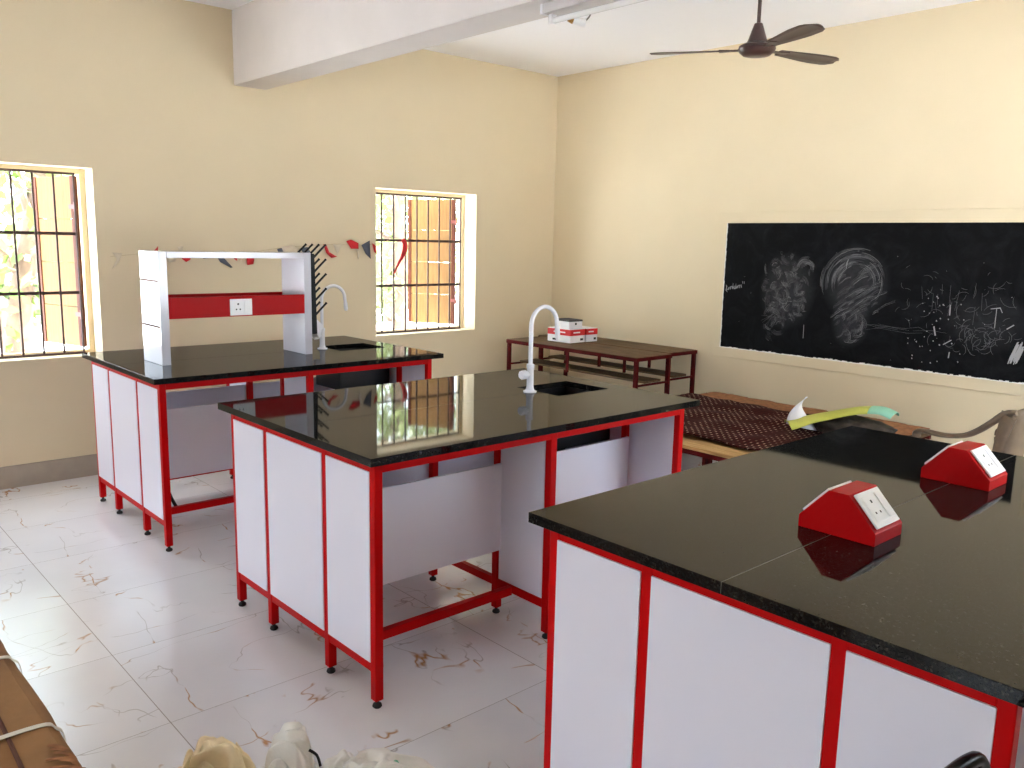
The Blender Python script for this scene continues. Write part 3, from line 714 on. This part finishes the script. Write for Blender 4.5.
for k in range(120):          # left rubbed-out drawing: short brushed curls packed in a head shape
    a = R.uniform(0, 2 * PI); q = math.sqrt(R.random()); cz = 1.26 + .29 * q * math.sin(a); cy = -2.525 + (.165 + .05 * max(0, (cz - 1.3) / .25)) * q * math.cos(a)
    if cz < 1.08: cy += .07 * (1.08 - cz) / .12
    a0 = R.uniform(0, 2 * PI); brush(cy, cz, R.uniform(.01, .05), a0, a0 + R.uniform(.6, 1.9), R.uniform(.6, 1.6), R.randint(3, 6), R.uniform(.004, .008), .14)
for k in range(9): a0 = R.uniform(-.6, 1.6); brush(-2.68 + R.uniform(-.03, .02), 1.45 + R.uniform(-.03, .03), R.uniform(.03, .05), a0, a0 + 1.9, 1.2, 3, .006, .25)
for k in range(12): stroke(bd, [(-2.33 - R.uniform(0, .1), .98 + R.uniform(0, .1)), (-2.40 - R.uniform(0, .05), 1.05 + R.uniform(0, .1))], .0011)
for k in range(46):           # right rubbed-out drawing: long sweeping dome
    r = R.uniform(.45, 1.0); a0 = R.uniform(-.4, 2.7); brush(-3.065, 1.36, .25 * r, a0, a0 + R.uniform(.3, 1.1), .98, R.randint(2, 4), .006, .16)
for k in range(44):           # slanting rubs through it
    y = R.uniform(-3.22, -2.90); z = R.uniform(1.08, 1.44); d = R.uniform(.04, .15)
    for q_ in range(3): o_ = q_ * .007; stroke(bd if R.random() < .8 else bm, [(y, z - o_), (y - d * .55, z + d * .40 - o_ + R.uniform(0, .01)), (y - d, z + d * .62 - o_)], R.uniform(.0005, .001))
for k in range(26): y = R.uniform(-3.12, -2.92); z = R.uniform(.95, 1.14); a0 = R.uniform(2, 4); brush(y, z, R.uniform(.02, .06), a0, a0 + 1.5, 1., 3, .006, .1)
for k in range(8): y = R.uniform(-3.5, -3.1); z = R.uniform(1.02, 1.1); stroke(bd, [(y, z), (y - .12, z + R.uniform(-.03, .03)), (y - .22, z + R.uniform(-.04, .02))], .0008)
for k in range(60):           # faint marks on the right
    y, z = R.uniform(-4.15, -3.4), R.uniform(1.0, 1.45); a0 = R.uniform(0, 6); stroke(bd, arc(y, z, R.uniform(.02, .08), a0, a0 + R.uniform(.5, 1.8)), .0009)
for k in range(45):
    y, z = -3.95 + R.gauss(0, .08), 1.06 + R.gauss(0, .05); a0 = R.uniform(0, 6); stroke(bd, arc(y, z, R.uniform(.02, .06), a0, a0 + 1.8), .0011)
for k in range(14):
    y = R.uniform(-4.0, -3.5); z = R.uniform(1.2, 1.45); stroke(bd, [(y, z), (y - R.uniform(-.02, .02), z - R.uniform(.05, .14))], .0013)
for p in ([(-2.695, 1.03), (-2.697, .93)], [(-3.0, 1.525), (-2.99, 1.50), (-2.988, 1.46)], [(-4.0, 1.245), (-4.0, 1.12)], [(-3.965, 1.24), (-4.02, 1.25), (-4.035, 1.22)]): stroke(bm, p, .0035)
for p, w in (([(-3.72, 1.25), (-3.722, 1.18)], .007), ([(-3.63, 1.10), (-3.645, 1.04)], .008), ([(-3.70, .985), (-3.75, 1.02)], .005), ([(-4.07, 1.12), (-4.11, 1.15)], .006), ([(-3.745, .94), (-3.742, .90)], .006)): stroke(bm, p, w)
for k in range(40): y, z, q = R.gauss(-3.66, .09), R.uniform(.85, 1.3), R.uniform(.002, .0045); stroke(bm, [(y, z), (y + q, z + q), (y + q, z + 2 * q)], q)
for k in range(25): y, z, q = R.uniform(-4.1, -2.1), R.uniform(.84, 1.65), R.uniform(.001, .0022); stroke(bm, [(y, z), (y + q, z + q), (y + q, z + 2 * q)], q)
for k in range(30): y = -4.125 + R.uniform(-.035, .028); z = .925 + R.uniform(-.025, .04); stroke(bm, [(y, z), (y - .010, z + .04), (y - .022, z + R.uniform(.06, .10))], .0045, -.0068 - .00003 * k)
# the scribbled word at the left edge of the board (illegible joined writing in quotes)
wy, wz = -1.998, 1.262
pts = []
for k in range(64):
    u = k / 63; pts.append((wy - .145 * u + .005 * math.sin(u * 46), wz + .028 * u + (.012 if u > .06 else .022) * math.sin(u * 58 + 1)))
stroke(bm, pts, .0032); stroke(bm, [(wy + .006, wz + .03), (wy - .004, wz + .02), (wy + .002, wz - .012), (wy - .012, wz - .026)], .004)
for d in (0, .014): stroke(bm, [(wy - .145 - d, wz + .066), (wy - .150 - d, wz + .048)], .0035)
for u in (.42, .60): stroke(bm, [(wy - .145 * u, wz + .045), (wy - .145 * u, wz + .01)], .003)
obj('chalk_marks', bm, M['chalk'], bb)['kind'] = 'stuff'; obj('faint_chalk', bd, M['chalkdim'], bb)['kind'] = 'stuff'
bm = B(); y = BY0 + .01                # flaking white paint line along the lower and left edge
top = []; 
n = 120
for i in range(n):
    y0 = BY0 + (BY1 - BY0) * i / n; y1 = BY0 + (BY1 - BY0) * (i + 1) / n; h = max(.0015, .007 + .010 * mnoise.noise(Vector((y0 * 6, 1, 0))) + .004 * R.uniform(-1, 1))
    box(bm, (-.0125, y0, BZ0 - .001), (-.0065, y1, BZ0 + h))
for i in range(50):
    z0 = BZ0 + (BZ1 - BZ0) * i / 50; h = max(.0008, .004 + .007 * mnoise.noise(Vector((z0 * 9, 4, 0))) + .002 * R.uniform(-1, 1)); box(bm, (-.0125, BY1 - h, z0), (-.0065, BY1 + .001, z0 + (BZ1 - BZ0) / 50))
obj('paint_edge', bm, M['paintwhite'], bb)

# ------------------------------------------------------------------ bunting on the window wall
bt = thing('bunting', 'torn red, grey and cream pennant bunting strung along the window wall', 'bunting', (0, 0, 0))
bm = B(); tube(bm, smooth_path([(-4.075, -.012, 1.447), (-3.7, -.012, 1.478), (-3.2, -.012, 1.475), (-2.87, -.012, 1.515), (-2.5, -.012, 1.545), (-2.1, -.012, 1.55), (-1.85, -.004, 1.60), (-1.70, .08, 1.60)], 6), .0015, 6); obj('string', bm, M['string'], bt)
def pennant(pts, m, lab=None, curl=.02, y0=-.012):
    """pts: outline (x, z); slightly curled away from the wall"""
    bm = B(); xs = [p[0] for p in pts]; zt = max(p[1] for p in pts); cx = sum(xs) / len(xs)
    vs = [bm.verts.new((x, y0 - .004 - curl * (zt - z) * 2.0 - .25 * abs(x - cx) * curl * 10, z)) for x, z in pts]
    f = bm.faces.new(vs); bmesh.ops.triangulate(bm, faces=[f]); bmesh.ops.subdivide_edges(bm, edges=bm.edges[:], cuts=1)
    o = obj('pennant', bm, m, bt, smooth=180, solid=.0015)
    if lab: o['label'] = lab
def q(px, py):                 # photograph point measured on the wall plane -> wall x, z
    return (-4.045 + (px - 115) * .00668 + (px - 115) ** 2 * .0000028 + .0000000 , 1.425 - (py - 260) * .0068)
WX = [(115, -4.045), (153, -3.798), (183, -3.598), (218, -3.349), (247, -3.132), (280, -2.869), (327, -2.474), (350, -2.267), (374, -2.043), (404, -1.749)]
WZ_ = {115: (260, 1.425), 153: (252, 1.479), 183: (262, 1.412), 218: (262, 1.412), 247: (262, 1.412), 280: (250, 1.501), 327: (252, 1.489), 350: (245, 1.546), 374: (249, 1.517), 404: (243, 1.569)}
def wp(px, py):
    for i in range(len(WX) - 1):
        (a, xa), (b, xb) = WX[i], WX[i + 1]
        if px <= b or i == len(WX) - 2:
            t = (px - a) / (b - a); x = xa + (xb - xa) * t
            za = WZ_[a][1] - (py - WZ_[a][0]) * .00755; zb = WZ_[b][1] - (py - WZ_[b][0]) * .00755
            return (x, za + (zb - za) * t)
def pen(pp, m, lab=None, curl=.02): pennant([wp(*p) for p in pp], m, lab, curl)
pen([(112, 253.5), (121.5, 254), (118, 262), (110.5, 268), (116, 259)], M['penncream'], 'small cream pennant')
pen([(152, 252), (157.5, 247), (157, 253), (155, 257)], M['pennred'], 'red pennant')
pen([(164, 256), (176, 256), (174, 261), (168, 262)], M['penncream'], 'cream pennant')
pen([(177, 248), (183, 247.5), (182, 252), (178, 252)], M['penncream'], 'cream pennant')
pen([(179, 253), (192, 254), (189, 260), (185, 262), (181, 259)], M['pennred'], 'red pennant')
pen([(200, 253), (211, 254), (209, 258.5), (202, 259)], M['penngrey'], 'slate grey pennant')
pen([(214, 254), (222, 257), (231, 267), (229, 267.5), (219, 262)], M['penngrey'], 'slate grey pennant')
pen([(232, 254), (236, 255), (236, 261), (233, 259)], M['pennred'], 'red pennant')
pen([(238, 254), (243, 255), (240, 262)], M['penncream'], 'cream pennant')
pen([(245, 252), (254, 254), (252, 264), (246, 265)], M['pennred'], 'red pennant')
pen([(276, 249), (281, 248), (284, 254), (277, 252)], M['penngrey'], 'slate grey pennant')
pen([(280, 247), (291, 245), (299, 251), (296, 256), (283, 254)], M['penncream'], 'cream pennant')
pen([(299, 248), (306, 247), (309, 252), (302, 255)], M['penngrey'], 'dark grey pennant')
pen([(322, 244), (325.5, 245), (328, 252), (335.5, 257), (330, 258), (325, 253)], M['pennred'], 'curled red pennant')
pen([(332, 244), (341, 244.5), (336, 254), (334, 250)], M['penncream'], 'cream pennant')
pen([(345, 241), (350, 239.5), (357, 243), (357, 249), (350, 249)], M['pennred'], 'red pennant')
pen([(355, 249), (359, 247), (358, 257), (356.5, 260)], M['penncream'], 'cream pennant')
pen([(360, 245), (368.5, 240), (369, 259.5), (364, 254)], M['penngrey'], 'slate grey pennant')
pen([(371, 243), (375, 246), (375, 254.5), (373, 252)], M['pennred'], 'red pennant')
bm = B(); tube(bm, smooth_path([(-1.70, .095, 1.60), (-1.675, .09, 1.56), (-1.685, .09, 1.49), (-1.745, .09, 1.39), (-1.79, .09, 1.31)], 6), [.012 + .014 * math.sin(PI * min(1, k / 16)) if k < 16 else .012 - .0008 * (k - 16) for k in range(25)], 8, flat=(1, .2), up=(0, 1, 0)); o = obj('pennant', bm, M['pennred'], bt, smooth=True); o['label'] = 'red ribbon-like pennant hanging at the window grille'

# ------------------------------------------------------------------ strapped carton at the lower left
cb = thing('strapped_box', 'long brown cardboard box with two white straps on the floor', 'box', (-5.74, -3.60, 0))
bx0, bx1, by0_, by1_, bz = -.36, .366, -.9, .95, .36
def rbox(bm, x0, x1, y0, y1, z0, z1, nx, ny, nz, r, amp, seed):
    """rounded, dented box shell"""
    tmp = bmesh.new(); bmesh.ops.create_cube(tmp, size=2); bmesh.ops.subdivide_edges(tmp, edges=tmp.edges[:], cuts=26, use_grid_fill=True)
    c = Vector(((x0 + x1) / 2, (y0 + y1) / 2, (z0 + z1) / 2)); h = Vector(((x1 - x0) / 2, (y1 - y0) / 2, (z1 - z0) / 2)); mp = {}
    for v in tmp.verts:
        p = Vector((v.co.x * h.x, v.co.y * h.y, v.co.z * h.z)); inner = Vector([max(-h[i] + r, min(h[i] - r, p[i])) for i in range(3)]); d = p - inner
        if d.length > r: d = d.normalized() * r
        p = inner + d; n_ = amp * (mnoise.noise(p * 5 + Vector((seed, 0, 0))) + .5 * mnoise.noise(p * 13 + Vector((0, seed, 0)))); 
        if p.z > -h.z + .02: p += (d.normalized() if d.length > 1e-6 else Vector((0, 0, 0))) * n_
        mp[v] = bm.verts.new(p + c)
    for f in tmp.faces: bm.faces.new([mp[v] for v in f.verts])
    tmp.free()
bm = B(); rbox(bm, bx0, bx1, by0_, by1_, 0, bz, 1, 1, 1, .035, .007, 4.); obj('box_body', bm, M['card'], cb, smooth=60)
def flat_strip(name, pts, w, th, m, parent, along=(0, 1, 0)):
    bm = B(); A = Vector(along).normalized(); P = smooth_path(pts, 5); g = []
    for i, p in enumerate(P):
        t = (P[min(i + 1, len(P) - 1)] - P[max(i - 1, 0)]).normalized(); n = t.cross(A).normalized()
        g.append([bm.verts.new(p + A * s * w / 2 + n * k * th / 2) for s, k in ((-1, -1), (1, -1), (1, 1), (-1, 1))])
    for i in range(len(P) - 1):
        for k in range(4): bm.faces.new((g[i][k], g[i][(k + 1) % 4], g[i + 1][(k + 1) % 4], g[i + 1][k]))
    bm.faces.new(g[0]); bm.faces.new(g[-1][::-1]); return obj(name, bm, m, parent, smooth=40)
for y, dy in ((.36, .03), (-.10, .07)):
    flat_strip('strap', [(bx0 - .01, y - dy, .02), (bx0 - .012, y - dy, .2), (bx0 + .01, y - dy, bz + .002), (-.15, y - dy * .5, bz + .012), (.12, y, bz + .012), (bx1 - .05, y + dy * .1, bz + .011), (bx1 - .012, y, bz - .006), (bx1 + .006, y - .005, bz - .045), (bx1 + .008, y - .005, .12), (bx1 + .008, y - .005, .02)], .018, .0016, M['strap'], cb, (.1, 1, 0))
flap = B(); prism(flap, [(.235, -.88), (.33, -.88), (.338, -.3), (.33, .2), (.332, .72), (.245, .72), (.25, .1), (.24, -.4)], 'z', bz + .002, bz + .0075); obj('flap', flap, M['card'], cb, bevel=.002)
bm = B(); tube(bm, smooth_path([(.235, -.88, bz + .004), (.243, -.4, bz + .004), (.252, .1, bz + .004), (.246, .72, bz + .004)], 8), .006, 6); obj('flap_gap', bm, M['cardgap'], cb)
bm = B(); zt = bz + .0052
for a, b in (((.05, -.16), (.19, -.157)), ((.187, -.16), (.19, -.02)), ((.02, .03), (.05, .034)), ((.09, .05), (.094, .11)), ((.11, .04), (.15, .044))): box(bm, (a[0], a[1], zt - .01), (b[0], b[1], zt))
obj('printed_outline', bm, M['ink'], cb)
bm = B()
for k in range(7): tube(bm, smooth_path([(.30 + R.uniform(-.015, .03), -.20 - .02 * k, bz + .012), (.33 + R.uniform(-.01, .02), -.24 - .02 * k, bz + .016), (.345, -.30 - .02 * k, bz - .004)], 4), .006, 6, flat=(1, .5))
obj('torn_edge', bm, M['cardedge'], cb, smooth=True)

# ------------------------------------------------------------------ cloth and sack at the bottom edge
def heap(name, c, rx, ry, h, m, seed, fold, parent=None, n=110, rot=0., amp=.35, aniso=.45, prof=(2.4, .8), thick=0.):
    """crumpled fabric heap: a domed sheet with sharp-valleyed folds, its rim on the floor"""
    bm = B(); g = []; ca, sa = math.cos(rot), math.sin(rot)
    V = lambda *a: mnoise.noise(Vector(a))
    for i in range(n + 1):
        row = []
        for j in range(n + 1):
            u, v = 2 * i / n - 1, 2 * j / n - 1; rr = math.hypot(u, v); k = max(abs(u), abs(v)); a = math.atan2(v, u)
            u2, v2 = (u / rr * k, v / rr * k) if rr > 1e-6 else (0, 0)
            edge = 1 + .20 * V(math.cos(a) * 1.8 + seed, math.sin(a) * 1.8, seed) * k + .05 * V(math.cos(a) * 7 + seed, math.sin(a) * 7, 3) * k
            x, y = u2 * rx * edge, v2 * ry * edge
            wx, wy = V(x * 7 + seed, y * 7, 1) * .05, V(x * 7, y * 7 + seed, 9) * .05
            ph = fold * (x * math.cos(aniso) + y * math.sin(aniso)) + 5 * V(x * 5 + seed, y * 5, 4) + 3 * V(x * 11, y * 11 + seed, 8)
            f1 = abs(math.sin(ph)) ** .8; f2 = .5 + V(x * 9 + seed, y * 9, 13); f3 = abs(math.sin(ph * 2.3 + 6 * V(x * 8, y * 8, seed)))
            dome = max(0, 1 - k ** prof[0]) ** prof[1]
            z = h * dome * (1 - amp + amp * (f1 * .62 + f2 * .38 + f3 * .14)) + .010 * (1 - k) * f3
            x += .02 * V(x * 16, y * 16, 21 + seed) * dome; y += .02 * V(x * 16, y * 16, 31 + seed) * dome
            row.append(bm.verts.new((c[0] + x * ca - y * sa, c[1] + x * sa + y * ca, max(.004, z) + c[2])))
        g.append(row)
    for i in range(n):
        for j in range(n): bm.faces.new((g[i][j], g[i + 1][j], g[i + 1][j + 1], g[i][j + 1]))
    return obj(name, bm, m, parent, smooth=180)
cl_ = thing('cloth_bundle', 'crumpled cream cloth bundle at the bottom edge beside the white sack', 'cloth', (-5.07, -3.88, 0))
heap('cloth_spread', (-.045, .02, 0), .26, .18, .15, M['cloth'], 2.2, 38, cl_, 100, .75, .34, 1.2)
heap('twisted_folds', (.04, .06, .03), .125, .115, .205, M['cloth'], 5.1, 66, cl_, 120, 2.2, .46, .5, (3.0, .6))
sk_ = thing('woven_sack', 'white woven plastic sack with green stripe lying on the floor', 'sack', (-4.765, -4.125, 0))
heap('sack_body', (.02, -.02, 0), .27, .18, .22, M['whitesack'], 6.4, 22, sk_, 100, -.75, .26, 1.1, (2.8, .7))
heap('sack_mouth', (-.125, .135, .02), .085, .08, .265, M['whitesack'], 9.3, 60, sk_, 90, .4, .26, .3, (3.2, .55))
bm = B(); tube(bm, smooth_path([(.06, -.13, .175), (.085, -.06, .198), (.11, .01, .178)], 6), .007, 8, flat=(1, .5)); obj('green_stripe', bm, M['green'], sk_)
bm = B(); tube(bm, smooth_path([(-.095, .09, .24), (-.08, .075, .225), (-.078, .06, .20)], 5), .006, 6, flat=(1, .5)); obj('black_print', bm, M['ink'], sk_)

# ------------------------------------------------------------------ outside
struct(boxobj('ground', (-60, -60, -.55), (60, 90, -.35), M['ground']))
struct(boxobj('bounce_absorber_floor', (-13.5, -9.5, -.349), (XW - TH - .001, 1.5, -.06), M['absorber'])); struct(boxobj('bounce_absorber_floor', (XW - TH, -9.5, -.349), (-5.2, YS - TH - .001, -.06), M['absorber']))  # dark slabs added out of view to soak up light bouncing upwards
def tree(x, y, lean, h, rt, crown, label, lm, seed, nleaf=900, spread=1.3):
    R2 = random.Random(seed); t = thing('tree', label, 'tree', (x, y, -.4), 0, 'trees outside the windows')
    top = Vector((lean[0], lean[1], h)); pts = smooth_path([(0, 0, 0), (lean[0] * .25, lean[1] * .3, h * .35), (lean[0] * .7, lean[1] * .6, h * .7), tuple(top)], 6); n = len(pts)
    bm = B(); tube(bm, pts, [rt * (1 - .6 * i / n) for i in range(n)], 10)
    for k in range(6):
        p = pts[int(n * (.45 + .09 * k))]; d = Vector((R2.uniform(-1, 1), R2.uniform(-1, 1), R2.uniform(.3, 1))).normalized() * R2.uniform(.6, 1.3) * spread * .8
        tube(bm, smooth_path([p, p + d * .5 + Vector((0, 0, .1)), p + d], 4), [rt * .35 * (1 - .7 * i / 8) for i in range(9)], 7)
    obj('trunk', bm, M['bark'], t, smooth=180)
    bm = B(); cs = [top + Vector((R2.gauss(0, 1) * spread, R2.gauss(0, 1) * spread, R2.uniform(crown[0], crown[1]))) for _ in range(26)]
    for k in range(nleaf):
        c = R2.choice(cs) + Vector((R2.gauss(0, .3), R2.gauss(0, .3), R2.gauss(0, .25))); a = Vector((R2.uniform(-1, 1), R2.uniform(-1, 1), R2.uniform(-1.4, .2))).normalized(); b = a.cross(Vector((R2.uniform(-1, 1), R2.uniform(-1, 1), R2.uniform(-1, 1)))).normalized(); l, w = R2.uniform(.12, .24), R2.uniform(.03, .06)
        v = [bm.verts.new(c + p) for p in (Vector((0, 0, 0)), a * l * .5 + b * w, a * l, a * l * .5 - b * w)]; bm.faces.new(v)
    o = obj('foliage', bm, lm, t); o['kind'] = 'stuff'
    return t
tree(-3.98, 3.6, (.55, .5), 3.2, .15, (-1.9, .6), 'leaning tree with green leaves seen through the left window', M['leaf'], 3, 1500, .75)
tree(-2.7, 10.5, (-.2, .3), 4.2, .2, (-2.6, 1.2), 'pale tree farther back behind the left window', M['leafpale'], 5, 2600, 1.3)
tree(2.0, 5.5, (.1, .2), 4.0, .15, (-3.2, .8), 'pale tree seen through the right window', M['leafpale'], 8, 2400, .95)
tree(5.7, 11.2, (.3, .3), 5., .24, (-4.2, 1.2), 'farther pale tree behind the right window', M['leafpale'], 12, 3600, 1.5)
for k, (x, y) in enumerate(((-3.2, 15), (-.2, 17.5), (8., 15.5))):
    b_ = blob('shrub', (x, y, .3), (1.4, 1.0, 1.3), M['leafpale'], 20 + k * 3, .45, 3.2, sub=5, zmin=-.4)
    tag(b_, ('pale shrub far behind the left window', 'pale shrub far off behind the left window, right of the other', 'pale shrub far behind the right window')[k], 'shrub', 'far shrubs')

# ------------------------------------------------------------------ light
wld = bpy.data.worlds.new('sky'); scn.world = wld; wld.use_nodes = True
bg = wld.node_tree.nodes['Background']; bg.inputs['Color'].default_value = (.78, .89, 1, 1); bg.inputs['Strength'].default_value = 6.2
sun = bpy.data.lights.new('sun', 'SUN'); sun.energy = 58; sun.angle = .02; sun.color = (.95, .975, 1)
so = bpy.data.objects.new('sun', sun); COL.objects.link(so)
so.rotation_euler = Vector((-.7, -.07, -.75)).to_track_quat('-Z', 'Y').to_euler()
def portal(c, sx, sy, d):
    l = bpy.data.lights.new('daylight_portal', 'AREA'); l.shape = 'RECTANGLE'; l.size = sx; l.size_y = sy; l.cycles.is_portal = True
    o = bpy.data.objects.new('daylight_portal', l); COL.objects.link(o); o.location = c; o.rotation_euler = Vector(d).to_track_quat('-Z', 'Z').to_euler()
for a, b in WIN: portal(((a + b) / 2, .24, sum(WZ) / 2), b - a, WZ[1] - WZ[0], (0, -1, 0))
for a, b, z0, z1 in SW: portal(((a + b) / 2, YS - .24, (z0 + z1) / 2), b - a, z1 - z0, (0, 1, 0))
for a, b, z0, z1 in WW: portal((XW - .24, (a + b) / 2, (z0 + z1) / 2), b - a, z1 - z0, (1, 0, 0))

# ------------------------------------------------------------------ camera
cam = bpy.data.cameras.new('camera'); co = bpy.data.objects.new('camera', cam); COL.objects.link(co)
yaw, pit, rol = math.radians(42.163), math.radians(-9.51), math.radians(1.214)
fw = Vector((math.sin(yaw) * math.cos(pit), math.cos(yaw) * math.cos(pit), math.sin(pit))); rt = Vector((math.cos(yaw), -math.sin(yaw), 0)); up = rt.cross(fw)
r2 = rt * math.cos(rol) + up * math.sin(rol); u2 = up * math.cos(rol) - rt * math.sin(rol)
mx = Matrix((r2, u2, -fw)).transposed().to_4x4(); mx.translation = Vector((-5.864, -5.924, 1.594)); co.matrix_world = mx
cam.sensor_fit = 'HORIZONTAL'; cam.sensor_width = 36; cam.lens = 846.0 / 1024 * 36; cam.clip_start = .05; cam.clip_end = 300
scn.camera = co
vs = scn.view_settings; vs.view_transform = 'Standard'; vs.look = 'None'; vs.gamma = 1; vs.use_curve_mapping = False; vs.exposure = 1.07
scn.cycles.max_bounces = 10; scn.cycles.diffuse_bounces = 7; scn.cycles.glossy_bounces = 5; scn.cycles.use_denoising = True
scn.cycles.sample_clamp_indirect = 8; scn.cycles.caustics_reflective = False; scn.cycles.caustics_refractive = False
